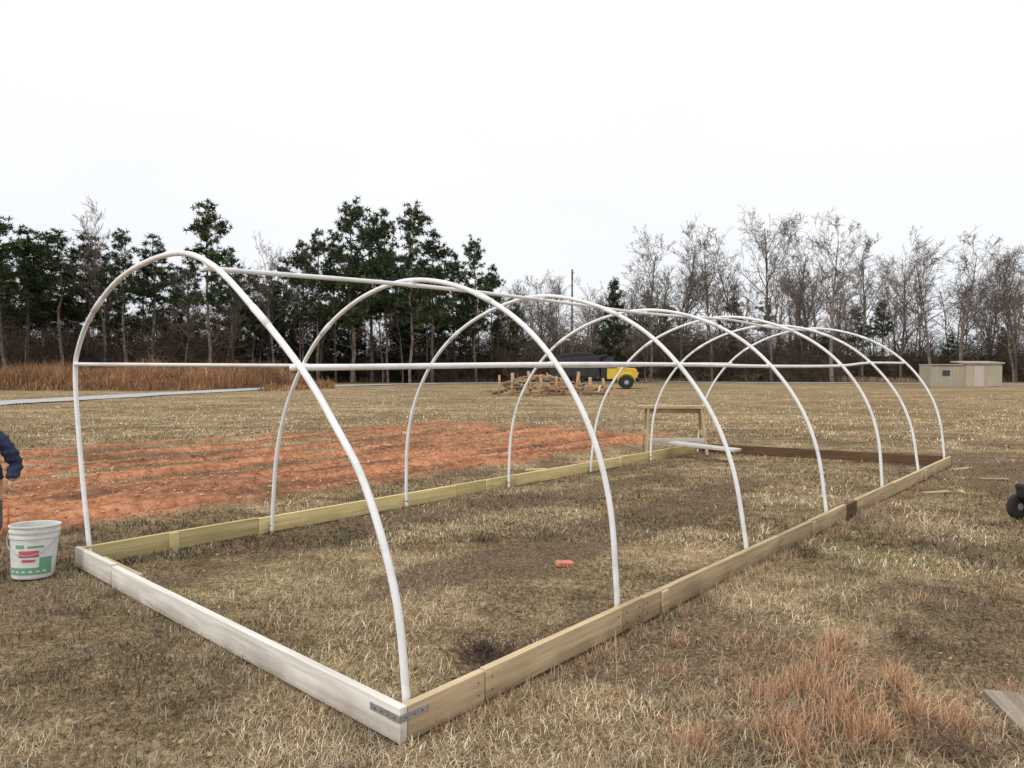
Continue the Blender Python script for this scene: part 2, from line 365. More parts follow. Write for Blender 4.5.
# hoops
sR=[.035,1.09,2.30,3.52,4.80,6.0,7.10];sL=[.035,1.025,2.08,3.18,4.35,5.46,6.53]
front=[(.022,.0),(.024,.12),(.07,.38),(.20,.654),(.355,.83),(.525,.99),(.82,1.200),(1.15,1.392),(1.495,1.467),(2.01,1.421),(2.41,1.27),(2.62,1.10),(2.67,.95),(2.62,.6),(2.51,.14),(2.465,.0)]
half=[(.022,.0),(.03,.15),(.07,.48),(.17,.765),(.35,1.03),(.59,1.235),(.9,1.375)]
R=.0168
jit=[0,.0,.012,-.006,.008,-.01,.004]
def hooppath(i):
    if i==0: q=front
    else:
        j=jit[i];lean=[0,-.02,.06,.03,-.03,.04,.0][i]
        top=1.43+j
        q=[(u+lean*min(1,z),z*(1+j*.4 if z>.5 else 1)) for u,z in half]+[(W/2+lean,top)]+[(W-u+lean*min(1,z),z*(1+j*.4 if z>.5 else 1)) for u,z in half[::-1]]
    q=catmull(q,90)
    pts=[];base=sR[i],sL[i]
    tw=random.uniform(-.04,.04) if i else 0
    for u,z in q:
        s=base[0]+(base[1]-base[0])*u/W+tw*z*.4
        pts.append(P(s,u,z))
    return np.array(pts)
hp=[hooppath(i) for i in range(7)]
for i in range(7): tubeobj(f'hoop_{i+1}',hp[i],R,M_pvc,G,14)
def at(i,frac=None,z=None,side='R'):
    p=hp[i]
    if z is not None:
        idx=range(0,45) if side=='R' else range(89,44,-1)
        for k in idx:
            if p[k][2]>=z*H: return p[k].copy()
    return p[int(frac*89)].copy()
def off(p,du,dz=0): return p+np.array([B[0]*du,B[1]*du,dz])
A3=np.array([A[0],A[1],0])
def longpipe(name,pts,r,ext):
    q=catmull(np.array(pts),120);q=np.vstack([q[0]-A3*ext,q]);tubeobj(name,q,r,M_pvc,G)
ridge=[off(at(0,.40),0,-.035)]+[off(at(i,.5),0,-.036) for i in range(1,7)]
k0=np.argmin(np.abs(hp[0][:,2]-1.41*H)+(np.arange(90)>50)*9)
ridge[0]=hp[0][k0]+np.array([0,0,-.036])
longpipe('ridge_pipe',ridge,R*.9,.02)
ll=[off(at(i,z=z,side='L'),-.036) for i,z in enumerate([1.005,1.0,1.0,1.005,1.01,1.01,1.02])]
longpipe('purlin_far',ll,R*.85,.02)
rr=[off(at(i,z=z,side='R'),.036) for i,z in enumerate([.972,.988,1.0,1.005,1.01,1.01,1.02])]
longpipe('purlin_near',rr,R*.95,.03)
for k,path in enumerate([ridge,ll,rr]):
    for i,p in enumerate(path):
        if i==0: continue
        c_=np.array(p)
        V,fs=tube([c_-A3*.03,c_+A3*.03],R*1.12,12);mkobj(f'fitting_{k}_{i}',mkmesh('fitting',V,fs,[M_pvc],smooth=True),G)
for i in range(7):
    for k in (34,57):
        p=hp[i];V,fs=tube(p[k:k+3],R*1.15,14);mkobj(f'coupling_{i}_{k}',mkmesh('coupling',V,fs,[M_pvc],smooth=True),G)
for i in range(7):
    for p in (hp[i][0],hp[i][-1]):
        V,fs=tube([p+np.array([0,0,.06]),p+np.array([0,0,.08])],R*1.12,12)
        mkobj(f'foot_clamp',mkmesh('foot_clamp',V,fs,[M_steel],smooth=True),G)
# ---------- grass
def blades(n,rlo,rhi,amax):
    th=rng.uniform(-amax,amax,n);r=np.exp(rng.uniform(math.log(rlo),math.log(rhi),n))
    x=r*np.sin(th);y=r*np.cos(th)
    cx=fbm(x*2.3,y*2.3,40,3);keep=rng.random(n)<np.clip(.1+cx*1.4,0,1)
    keep&=rng.random(n)>dirt_mask(x,y)*.7
    sm=soil_mask(x,y);keep&=rng.random(n)>sm*.985
    return x[keep],y[keep],r[keep]
def grassmesh(x,y,L,wd,tilt,colr):
    n=len(x);az=rng.uniform(0,2*math.pi,n)
    z=gz(x,y)-.004
    dirh=np.stack([np.cos(az),np.sin(az)],1)
    side=np.stack([-np.sin(az),np.cos(az),np.zeros(n)],1)
    ph=rng.uniform(-1,1,n)[:,None]
    base=np.stack([x,y,z],1)
    mid=base+np.concatenate([dirh*(L*np.sin(tilt)*.5)[:,None],(L*np.cos(tilt)*.62)[:,None]],1)
    tip=base+np.concatenate([dirh*(L*np.sin(tilt))[:,None],(L*np.cos(tilt)*.95)[:,None]],1)+side*(L[:,None]*ph*.25)
    hw=(wd/2)[:,None]
    V=np.stack([base-side*hw,base+side*hw,mid+side*hw*.8,mid-side*hw*.8,tip],1).reshape(-1,3)
    b0=np.arange(n)*5
    Q=np.stack([b0,b0+1,b0+2,b0+3],1);Tt=np.stack([b0+3,b0+2,b0+4],1)
    return V,[Q,Tt],np.repeat(colr,5,0)
PAL=np.array([(.58,.465,.315),(.48,.375,.245),(.76,.67,.50),(.28,.205,.135),(.20,.21,.10),(.50,.30,.175),(.12,.088,.062)])
def gcol(x,y):
    n=len(x);g=fbm(x*.55+3,y*.55,60,3);rd=fbm(x*.8,y*.8+9,70,3);fr=sstep(10,22,np.hypot(x,y))
    w_=np.stack([np.full(n,3.),np.full(n,3.),1.9+1.5*fr,2.6-1.2*fr,(.9+9*np.clip(g-.48,0,1)*2.4)*(1-.6*fr),.5+9*np.clip(rd-.48,0,1)*(x>0),1.7-1.2*fr],1)
    w_/=w_.sum(1)[:,None];c=w_.cumsum(1);k=(rng.random(n)[:,None]>c).sum(1).clip(0,6)
    pt=sstep(.32,.68,fbm(x*1.3,y*1.3,90,4));lum=((.34+.96*pt)*(1-fr)+(.78+.5*pt)*fr)*(1-.4*dirt_mask(x,y)*(1-.6*fr))
    return np.clip(PAL[k]*rng.uniform(.7,1.15,(n,1))*lum[:,None],0,1)
parts=[];cols=[]
for n,a,b_,lr,wr in [(300000,1.9,7,(.025,.075),(.0018,.004)),(210000,6,17,(.03,.08),(.005,.009)),(100000,16,48,(.04,.10),(.012,.025))]:
    x,y,r=blades(n,a,b_,math.radians(54))
    m_=len(x);hs=.55+.9*fbm(x*1.7,y*1.7,95,3);L=rng.uniform(lr[0],lr[1],m_)*hs;wd=rng.uniform(wr[0],wr[1],m_)
    tilt=rng.uniform(.55,1.5,m_);V,f,c=grassmesh(x,y,L,wd,tilt,gcol(x,y));parts.append((V,f));cols.append(c)
V,fs=merge(parts);mkobj('dry_grass',mkmesh('dry_grass',V,fs,[M_blade],np.concatenate(cols)))
parts=[];cols=[];tc_=[]
for k in range(240):
    d=math.exp(random.uniform(math.log(2.2),math.log(9)));X_=px(random.uniform(540,1150),d);s,u=su(np.array([X_]),np.array([d]))
    if u[0]<-.12: tc_.append((X_,d,random.uniform(.3,.85),0 if random.random()<.6 else 1))
for k in range(110):
    d=math.exp(random.uniform(math.log(2.2),math.log(7)));X_=px(random.uniform(-150,400),d);s,u=su(np.array([X_]),np.array([d]))
    if s[0]<-.12: tc_.append((X_,d,random.uniform(.3,.7),1))
for k in range(150):
    s=random.uniform(0,7);p=P(s,-T-random.uniform(.03,.09));tc_.append((p[0],p[1],random.uniform(.3,.7),random.randint(0,1)))
    s=random.uniform(0,2.48);p=P(-T-random.uniform(.03,.08),s);
    if k<60: tc_.append((p[0],p[1],random.uniform(.25,.6),1))
    s=random.uniform(0,6.5);p=P(s,W-random.uniform(.03,.09))
    if k<90: tc_.append((p[0],p[1],random.uniform(.3,.6),1))
for (a_,b_) in [(820,700),(865,740),(790,735),(900,690),(840,650),(700,750),(960,730),(800,690),(835,725),(815,688),(850,712),(880,745),(805,755),(770,700),(920,720),(830,670)]:
    d=dy(b_);tc_.append((px(a_,d),d,1.1,2))
for X_,d,sc,kind in tc_:
    n=int((120 if kind<2 else 210)*sc);rr_=np.abs(rng.normal(0,.06*sc+.02,n));t_=rng.uniform(0,6.28,n)
    x=X_+rr_*np.cos(t_);y=d+rr_*np.sin(t_)
    L=rng.uniform(.05,.15,n)*sc;c=[np.array([(.56,.37,.24),(.58,.43,.28),(.40,.23,.14)]),np.array([(.5,.41,.28),(.62,.53,.38),(.28,.21,.135)]),np.array([(.66,.40,.24),(.72,.50,.33),(.48,.26,.15)])][kind][rng.integers(0,3,n)]
    V,f,c=grassmesh(x,y,L,rng.uniform(.0018,.0038,n),rng.uniform(.1,1.3,n),c*rng.uniform(.6,1.1,(n,1)));parts.append((V,f));cols.append(c)
V,fs=merge(parts);mkobj('grass_tussocks',mkmesh('grass_tussocks',V,fs,[M_blade],np.concatenate(cols)))
def weed(X_,Y_,sc,n,colr,sp=.04):
    S=[];
    for k in range(n):
        a=random.uniform(0,6.28);p=np.array([X_+random.gauss(0,sp)*sc*1.5,Y_+random.gauss(0,sp)*sc,0.0]);p[2]=float(gz(p[0],p[1]))
        d=np.array([math.cos(a)*.6,math.sin(a)*.6,random.uniform(.3,1.0)])
        for j in range(4):
            q=p+d/np.linalg.norm(d)*.03*sc*random.uniform(.5,1.3);S.append([*p,*q,.002,.0014])
            for z in range(2):
                e=q+np.array([random.gauss(0,.02),random.gauss(0,.02),random.uniform(0,.03)])*sc;S.append([*q,*e,.0018,.001])
            d=d+np.array([random.gauss(0,.3),random.gauss(0,.3),-.12]);p=q
    V,Q=segtubes(S);return mkobj('weed_clump',mkmesh('weed_clump',V,Q,[plain('weed_stem',colr,.9)]))
d=dy(658);weed(px(485,d),d,1.15,60,(.10,.068,.052),.045)
d=dy(640);weed(px(910,d),d,.9,20,(.16,.10,.07))
d=dy(760);weed(px(955,d),d,1.2,30,(.2,.13,.09))
d=dy(660);weed(px(80,d),d,1.1,16,(.3,.25,.18),.09)
d=dy(700);X_=px(617,d);tubeobj('dry_stalk',[(X_,d,0),(X_+.004,d,.12),(X_-.002,d,.22),(X_-.003,d,.3)],[.003,.0025,.002,.001],plain('stalk',(.55,.42,.27)),None,5)
S=[]
for k in range(60):
    r=math.exp(random.uniform(math.log(2.2),math.log(9)));a=random.uniform(-.85,.85);p=np.array([r*math.sin(a),r*math.cos(a),0]);p[2]=float(gz(p[0],p[1]))+.02
    h=random.uniform(0,6.28)
    for j in range(random.randint(2,4)):
        h+=random.gauss(0,.35);q=p+np.array([math.cos(h),math.sin(h),random.gauss(0,.08)])*random.uniform(.04,.09);S.append([*p,*q,.003,.0025]);p=q
V,Q=segtubes(S,5);mkobj('fallen_twigs',mkmesh('fallen_twigs',V,Q,[M_bark]))
n=6500;r=np.exp(rng.uniform(math.log(2),math.log(16),n));th=rng.uniform(-.95,.95,n);x=r*np.sin(th);y=r*np.cos(th)
k=soil_mask(x,y)<.3;x=x[k];y=y[k];n=len(x);z=gz(x,y)+rng.uniform(.003,.025,n);sz=rng.uniform(.006,.018,n)
a=rng.uniform(0,6.28,n);e1=np.stack([np.cos(a),np.sin(a),rng.uniform(-.5,.5,n)],1)*sz[:,None];e2=np.stack([-np.sin(a),np.cos(a),rng.uniform(-.6,.6,n)],1)*sz[:,None]*.6
p=np.stack([x,y,z],1);V=np.stack([p-e1,p-e2,p+e1,p+e2],1).reshape(-1,3);b0=np.arange(n)*4
c=np.array([(.30,.18,.10),(.42,.29,.18),(.13,.08,.05),(.2,.12,.07)])[rng.integers(0,4,n)]
mkobj('leaf_litter',mkmesh('leaf_litter',V,np.stack([b0,b0+1,b0+2,b0+3],1),[M_blade],np.repeat(c,4,0)))
# clods
n=14000;s=rng.uniform(-2.5,8,n);u=rng.uniform(3.4,8.5,n);q=C0[None]+(A[None]*s[:,None]+B[None]*u[:,None])*H
k=soil_mask(q[:,0],q[:,1])>.5;q=q[k];n=len(q);sz=rng.uniform(.006,.024,n);z=gz(q[:,0],q[:,1])+sz*.2
base=np.array([(1,0,0),(-1,0,0),(0,1,0),(0,-1,0),(0,0,.8),(0,0,-.8)],float)
V=(np.stack([q[:,0],q[:,1],z],1)[:,None]+base[None]*sz[:,None,None]*rng.uniform(.6,1.3,(n,6,1))).reshape(-1,3)
f=np.array([(0,2,4),(2,1,4),(1,3,4),(3,0,4),(2,0,5),(1,2,5),(3,1,5),(0,3,5)]);Fq=(np.arange(n)[:,None,None]*6+f[None]).reshape(-1,3)
c=np.array([(.60,.30,.17),(.42,.20,.11),(.68,.40,.26)])[rng.integers(0,3,n)]
mkobj('soil_clods',mkmesh('soil_clods',V,Fq,[M_blade],np.repeat(c,6,0)))
# ---------- trees
def bare_tree(seed,limbs=15,clear=.3,spread=1.0,thick=1.0,lod=0):
    Ht=15;R_=np.random.default_rng(seed);S=[]
    NC=[limbs,6,5,4] if lod==0 else [limbs,5,4,3];ML=4 if lod==0 else 3
    tmin=.011 if lod==0 else .02
    def grow(p,d,L,r,lev):
        n=[9,5,4,3,2][lev];pts=[p];st=L/n
        for i in range(n):
            d=d+R_.normal(0,[.045,.16,.2,.25,.3][lev],3)+np.array([0,0,[.02,.10,.08,.05,.03][lev]])
            d=d/np.linalg.norm(d);q=p+d*st;r0=r*(1-i/n*.8);r1=r*(1-(i+1)/n*.8)
            S.append([*p,*q,max(r0,tmin),max(r1,tmin*.8)]);p=q;pts.append(p)
        if lev<ML:
            nc=NC[lev]
            for k in range(nc):
                t=R_.uniform([clear,.25,.2,.2][lev],1.0);f=t*n;i=min(int(f),n-1);bp_=pts[i]+(pts[i+1]-pts[i])*(f-i)
                dd=(pts[i+1]-pts[i]);dd/=np.linalg.norm(dd)
                a=R_.uniform(0,6.28);side=np.array([math.cos(a),math.sin(a),0]);
                if lev>0:
                    side=R_.normal(0,1,3);side-=dd*np.dot(side,dd);side/=np.linalg.norm(side)+1e-6
                nd_=dd*(.8 if lev==0 else .85)+side*R_.uniform(.35,.85)*spread
                nd_/=np.linalg.norm(nd_)
                cl_=L*[.42,.5,.5,.5][lev]*R_.uniform(.6,1.15)*(1-.45*t if lev==0 else 1)
                grow(bp_,nd_,cl_,max(r*(1-.8*t)*.6,.012),lev+1)
    grow(np.array([0,0,-.2]),np.array([0,0,1.]),Ht*.92,.17*thick,0)
    V,Q=segtubes(S,3);V*=np.array([1,1,15/V[:,2].max()])
    return mkmesh('bare_tree',V,Q,[M_bark])
def pine_tree(seed,start=.38,width=2.6,nb=62,dens=9,droop=0,leafc=(.05,.074,.038),cone=.75,tuft=.45,nl=16):
    Ht=15;R_=np.random.default_rng(seed);S=[];Cn=[];
    p=np.array([0,0,-.2]);pts=[p];n=12
    for i in range(n):
        q=np.array([R_.normal(0,.08)+p[0],R_.normal(0,.08)+p[1],(i+1)/n*Ht*.97]);r=.17
        S.append([*p,*q,r*(1-i/n*.85),r*(1-(i+1)/n*.85)]);p=q;pts.append(p)
    zs=np.array([q[2] for q in pts]);PX=np.array(pts)
    lop=R_.uniform(0,6.28)
    for k in range(nb):
        low=k<7
        t=R_.uniform(start*.55,start) if low else R_.uniform(start,.98);h=t*Ht;b0=np.array([np.interp(h,zs,PX[:,0]),np.interp(h,zs,PX[:,1]),h])
        rel=(t-start)/(1-start)
        prof=(max(1-rel,0.03)**cone)*min(1,.55+max(rel,0)*2.5)
        a=R_.uniform(0,6.28);L=width*prof*R_.uniform(.45,1.25)*(1+.25*math.cos(a-lop))+.25
        if low: L=R_.uniform(.6,1.6)
        d=np.array([math.cos(a),math.sin(a),R_.uniform(.0,.55)-droop]);d/=np.linalg.norm(d)
        q=b0;m=4;bps=[b0]
        for j in range(m):
            d=d+R_.normal(0,.12,3)+np.array([0,0,.06]);d/=np.linalg.norm(d);nq=q+d*L/m
            S.append([*q,*nq,.035*(1-j/m*.7),.035*(1-(j+1)/m*.7)]);q=nq;bps.append(q)
        bps=np.array(bps)
        if low and start>.2:
            continue
        for j in range(max(3,int(dens*L/1.6))):
            f=R_.uniform(.3,1.05)*m;i=min(int(f),m-1);c=bps[i]+(bps[i+1]-bps[i])*(f-i)+R_.normal(0,.16,3)*np.array([1.2,1.2,.7])
            Cn.append(c)
    Cn=np.array(Cn);n=len(Cn)
    c=np.repeat(Cn,nl,0);d=R_.normal(0,1,(n*nl,3))+np.array([0,0,.35]);d/=np.linalg.norm(d,axis=1)[:,None]
    st=c+d*R_.uniform(0,.1,(n*nl,1));L=R_.uniform(.18,tuft,(n*nl,1))
    sd_=np.cross(d,R_.normal(0,1,(n*nl,3)));sd_/=np.linalg.norm(sd_,axis=1)[:,None]
    wv=.045
    V2=np.stack([st-sd_*wv,st+sd_*wv,st+d*L],1).reshape(-1,3)
    V1,Q1=segtubes(S,4)
    T2=np.arange(len(V2)).reshape(-1,3)+len(V1)
    cc=np.array(leafc)*R_.uniform(.6,1.6,(n,1));cc[R_.random(n)<.15]*=np.array([1.9,1.35,1.0])
    cc=np.repeat(np.repeat(cc,nl,0)*R_.uniform(.8,1.25,(n*nl,1)),3,0)
    V=np.concatenate([V1,V2]);V[:,2]*=15/V[:,2].max()
    mi=np.concatenate([np.zeros(len(Q1)),np.ones(len(T2))])
    return mkmesh('pine_tree',V,[Q1,T2],[M_bark2,M_leaf],np.concatenate([np.full((len(V1),3),.1),cc]),midx=mi)
bares=[bare_tree(100+i,limbs=[15,18,13,16,20][i],clear=[.3,.22,.4,.28,.2][i],spread=[.8,1.,.7,.9,1.1][i]) for i in range(5)]
lods=[bare_tree(200+i,limbs=13,clear=[.3,.4,.2,.3][i],spread=[.7,.6,.9,.8][i],thick=1.0,lod=1) for i in range(4)]
pines=[pine_tree(300+i,start=[.40,.5,.3,.34,.55][i],width=[2.9,2.5,3.5,3.1,2.3][i],nb=[72,56,88,80,50][i],dens=8) for i in range(5)]
cedar=[pine_tree(400+i,start=.04,width=4.2,nb=170,dens=9,leafc=(.035,.05,.028),cone=.9,nl=13) for i in range(2)]
def put(name,me,xp,ytop,d,ws=1.0,parent=None):
    X_=px(xp,d);z=float(gz(X_,d));h=H+(HZ-ytop)/F*d-z;o=mkobj(name,me,parent,(X_,d,z))
    k=h/15;o.scale=(k*ws,k*ws,k);o.rotation_euler=(0,0,random.uniform(0,6.28));return o
for k,(a,yt,d,v,ws) in enumerate([(8,212,62,1,1.2),(-25,222,60,0,1),(-70,212,64,3,1),(-120,225,66,1,1),(26,224,66,0,1.2),(45,232,69,3,1),(64,226,65,1,1.3),(86,230,70,0,1.1),(128,226,66,1,.9),(155,232,69,4,1.2),(212,197,64,0,1),(232,250,72,1,1),(254,266,74,2,1),(285,256,76,3,.9),(303,238,74,0,.9),(318,225,70,3,.8),(336,230,74,0,1),(352,196,68,2,1.05),(372,214,74,3,1),(388,204,72,3,.9),(410,198,67,2,.95),(432,226,72,0,1),(476,233,74,2,.8),(455,250,78,3,1),(18,246,75,3,1),(110,252,76,0,1),(48,254,74,1,1.1),(140,254,77,3,1),(172,262,78,0,1.2),(192,258,76,3,1),(70,258,78,2,1.1),(0,250,76,2,1),(240,268,80,2,1.1),(272,272,80,0,1.1),(492,262,78,0,.9),(420,258,80,2,1),(396,262,80,3,1)]):
    put('pine_tree',pines[v],a,yt,d,ws)
for a,yt,d,ws in [(616,276,70,.85),(322,300,74,.9),(400,292,76,1.2),(440,300,80,1.1),(260,306,78,1.0),(498,318,84,1.2),(350,286,78,1.2),(180,312,78,1.2),(296,312,80,1.2)]:
    put('cedar_tree',cedar[random.randint(0,1)],a,yt,d,ws)
for a,yt,d,v,ws in [(105,196,68,0,.8),(185,258,66,1,.9),(225,270,70,2,.9),(275,232,72,1,.8),(300,240,74,0,.7),(650,220,74,1,1),(682,214,78,0,1),(712,226,76,3,1),(742,236,80,2,1),(772,206,76,4,1),(800,222,80,1,1),(832,203,72,0,1.1),(862,226,78,3,1),(900,242,80,4,1),(932,226,74,1,1.1),(962,224,72,0,1.1),(990,250,80,3,1),(1016,238,76,4,1),(1060,230,74,0,1),(1105,236,76,2,1),(1160,228,78,1,1),(540,276,92,0,1),(558,270,96,1,1),(590,296,90,4,1),(515,286,92,3,1),(625,280,88,2,1),(-50,230,70,0,1)]:
    put('bare_tree',bares[v],a,yt,d,ws)
TL=empty('distant_treeline')
for k in range(280):
    d=random.uniform(72,125);a=random.uniform(-200,1240)
    yt=random.uniform(262,318)+(12 if 480<a<620 else 0)
    if 130<a<500: yt=random.uniform(275,320)
    put('woodland_tree',random.choice(lods),a,yt,d,random.uniform(.9,1.4),TL)
for k in range(40):
    d=random.uniform(76,105);a=random.choice([random.uniform(-200,520),random.uniform(-200,520),random.uniform(-200,520),random.uniform(620,1240)])
    put('woodland_pine',random.choice(pines+cedar),a,random.uniform(285,335),d,random.uniform(.9,1.3),TL)
def brush(seed):
    R_=np.random.default_rng(seed);S=[]
    for k in range(80):
        p=np.array([R_.uniform(-3,3),R_.uniform(-1.5,1.5),-.3]);d=np.array([R_.normal(0,.25),R_.normal(0,.25),1.0]);hh=R_.uniform(1.0,5.5)
        for j in range(5):
            q=p+d/np.linalg.norm(d)*hh/5;S.append([*p,*q,.03*(1-j*.15),.03*(1-(j+1)*.15)])
            for z in range(4):
                e=q+np.array([R_.normal(0,.4),R_.normal(0,.4),R_.uniform(0,.6)]);S.append([*q,*e,.016,.011])
                for y_ in range(1):
                    e2=e+R_.normal(0,.25,3);S.append([*e,*e2,.012,.008])
            d=d+np.array([R_.normal(0,.2),R_.normal(0,.2),0]);p=q
    V,Q=segtubes(S,3);return mkmesh('brush',V,Q,[M_brush])
M_brush=to_diffuse(noisemat('brush_twigs',(.07,.052,.042),(.20,.15,.115),scale=.4,rough=.95,detail=1))
bm=[brush(i) for i in range(3)]
BR=empty('undergrowth_thicket')
for k in range(180):
    d=random.uniform(66,92);a=random.uniform(-200,1240);
    if a>230: d=random.uniform(77,96)
    X_=px(a,d);o=mkobj('brush_clump',random.choice(bm),BR,(X_,d,float(gz(X_,d))));sc=random.uniform(.6,1.35);o.scale=(sc*1.3,sc*1.2,sc);o.rotation_euler=(0,0,random.uniform(0,6.28))
def tallgrass(name,n,fx,hr,pal,wd,edge=None):
    x,y=fx(n);hm=.2+1.3*fbm(x*.45,y*.45,77,4)
    if edge is not None: hm=hm*edge(x,y)
    k=hm>.12;x=x[k];y=y[k];hm=hm[k];n=len(x)
    c=np.array(pal)[rng.integers(0,len(pal),n)]*rng.uniform(.7,1.2,(n,1))*(.65+.7*fbm(x*.35,y*.35,78,3))[:,None]
    V,f,c=grassmesh(x,y,rng.uniform(*hr,n)*hm,rng.uniform(*wd,n),rng.uniform(.02,.7,n),c)
    return mkobj(name,mkmesh(name,V,f,[M_blade],c))
def fx1(n):
    d=rng.uniform(46,62,n);a=rng.uniform(-200,340,n)-(d-46)*1.0;return (a-512)/F*d,d
def roadx(y): return np.interp(y,[31,44,57],[-21.3,-19,-15.5])
tallgrass('tall_broomsedge_grass',85000,fx1,(.7,2.25),[(.44,.24,.13),(.36,.20,.11),(.52,.33,.19),(.24,.14,.085)],(.02,.05),
  lambda x,y:(1-sstep(-19.5,-11.5,x+(fbm(x*.3,y*.3,66,3)-.5)*8))*sstep(45.5,49,y+(fbm(x*.6,y*.6,67,3)-.5)*4)*(np.abs(x-roadx(y))>1.9))
def fx2(n):
    d=rng.uniform(77,84,n);a=rng.uniform(230,1240,n);return (a-512)/F*d,d
tallgrass('field_edge_grass',30000,fx2,(.25,.8),[(.38,.26,.16),(.30,.20,.12),(.46,.35,.22)],(.03,.06))
# ---------- utility pole
pe=empty('utility_pole',(px(572,76),76,0));tubeobj('pole',[(0,0,-.3),(0,0,5),(0,0,11.9)],[.14,.12,.10],M_bark,pe,8)
tubeobj('pole_cap',[(0,0,11.9),(0,0,11.98)],[.12,.10],M_steel,pe,8);tubeobj('insulator',[(.14,0,11.5),(.14,0,11.6),(.14,0,11.7)],[.03,.05,.03],M_steel,pe,8)
# ---------- helpers for hard objects
def box(name,c,s,mat,parent,bev=.02,taper=None,seg=2):
    me=bpy.data.meshes.new(name);x,y,z=s[0]/2,s[1]/2,s[2]/2
    t=taper or (1,1)
    V=[(-x,-y,-z),(x,-y,-z),(x,y,-z),(-x,y,-z),(-x*t[0],-y*t[1],z),(x*t[0],-y*t[1],z),(x*t[0],y*t[1],z),(-x*t[0],y*t[1],z)]
    me.from_pydata(V,[],[(3,2,1,0),(4,5,6,7),(0,1,5,4),(1,2,6,5),(2,3,7,6),(3,0,4,7)]);me.materials.append(mat)
    o=mkobj(name,me,parent,c)
    if bev: b_=o.modifiers.new('b','BEVEL');b_.width=bev;b_.segments=seg
    return o
def poly_extrude(name,prof,y0,y1,mat,parent,bev=.03):
    n=len(prof);V=[(x,y0,z) for x,z in prof]+[(x,y1,z) for x,z in prof]
    Fc=[tuple(range(n)),tuple(range(2*n-1,n-1,-1))]+[(k,k+n,(k+1)%n+n,(k+1)%n) for k in range(n)]
    me=bpy.data.meshes.new(name);me.from_pydata(V,[],Fc);me.materials.append(mat)
    import bmesh
    bb=bmesh.new();bb.from_mesh(me);bmesh.ops.recalc_face_normals(bb,faces=bb.faces);bb.to_mesh(me);bb.free()
    o=mkobj(name,me,parent)
    if bev: q=o.modifiers.new('b','BEVEL');q.width=bev;q.segments=2
    return o
M_yel=noisemat('yellow_paint',(.58,.38,.03),(.78,.53,.04),scale=2,rough=.45,spec=.5)
M_blk=plain('black_paint',(.03,.03,.032),.5)
M_rub=plain('rubber',(.03,.03,.03),.9)
M_glass=plain('dark_glass',(.05,.06,.07),.15)
M_chr=plain('chrome',(.5,.5,.5),.3,.8)
d=51;tk=empty('dump_truck',(px(594,d),d,float(gz(px(594,d),d))),math.radians(-6))
poly_extrude('cab_hood',[(1.55,.75),(3.0,.75),(3.05,1.0),(2.97,1.38),(2.8,1.46),(1.55,1.56)],-.85,.85,M_yel,tk,.07)
poly_extrude('cab',[(.45,.75),(1.6,.75),(1.6,1.5),(1.3,2.25),(.55,2.28),(.45,1.9)],-.92,.92,M_blk,tk,.06)
poly_extrude('cab_lower',[(.9,.7),(1.62,.7),(1.62,1.45),(.9,1.45)],-.94,.94,M_yel,tk,.03)
poly_extrude('side_window',[(.7,1.5),(1.42,1.5),(1.2,2.05),(.7,2.05)],-.955,.955,M_glass,tk,0)
box('chassis',(0,0,.62),(6.0,.8,.2),M_blk,tk)
poly_extrude('dump_bed',[(-3.1,.85),(.3,.85),(.38,2.15),(.9,2.35),(.9,2.42),(.3,2.35),(-3.2,2.1)],-1.1,1.1,M_blk,tk,.03)
poly_extrude('tarped_load',[(-3.0,2.05),(.2,2.25),(-.2,2.55),(-1.2,2.62),(-2.3,2.45)],-.95,.95,M_rub,tk,.1)
for k in range(6): box(f'bed_rib_{k}',(-2.8+k*.58,0,1.45),(.08,2.28,1.1),M_blk,tk,.01)
box('mudflap',(-2.75,0,.5),(.05,2.1,.6),M_rub,tk,.01)
box('bumper',(3.13,0,.62),(.16,1.9,.22),M_blk,tk)
box('grille',(3.04,0,1.08),(.05,.9,.42),M_blk,tk,.01)
for y_ in (-.68,.68):
    V,fs=tube([(3.0,y_,1.08),(3.09,y_,1.08)],.11,14);mkobj('headlight',mkmesh('headlight',V,fs,[M_chr]),tk)
for x_ in (-2.1,-1.1,2.25):
    for y_ in (-.9,.9):
        V,fs=tube([(x_,y_-.15,.48),(x_,y_-.13,.48),(x_,y_+.13,.48),(x_,y_+.15,.48)],[.40,.48,.48,.40],22)
        mkobj('wheel',mkmesh('wheel',V,fs,[M_rub],smooth=False),tk)
        V,fs=tube([(x_,y_-.165,.48),(x_,y_+.165,.48)],.16,14);mkobj('hub',mkmesh('hub',V,fs,[M_steel]),tk)
for y_ in (-1,1):
    V,fs=tube([(2.25+.6*math.cos(t),y_*.9,.48+.6*math.sin(t)) for t in np.linspace(.1,3.04,12)],.06,8);mkobj('fender',mkmesh('fender',V,fs,[M_yel],smooth=True),tk)
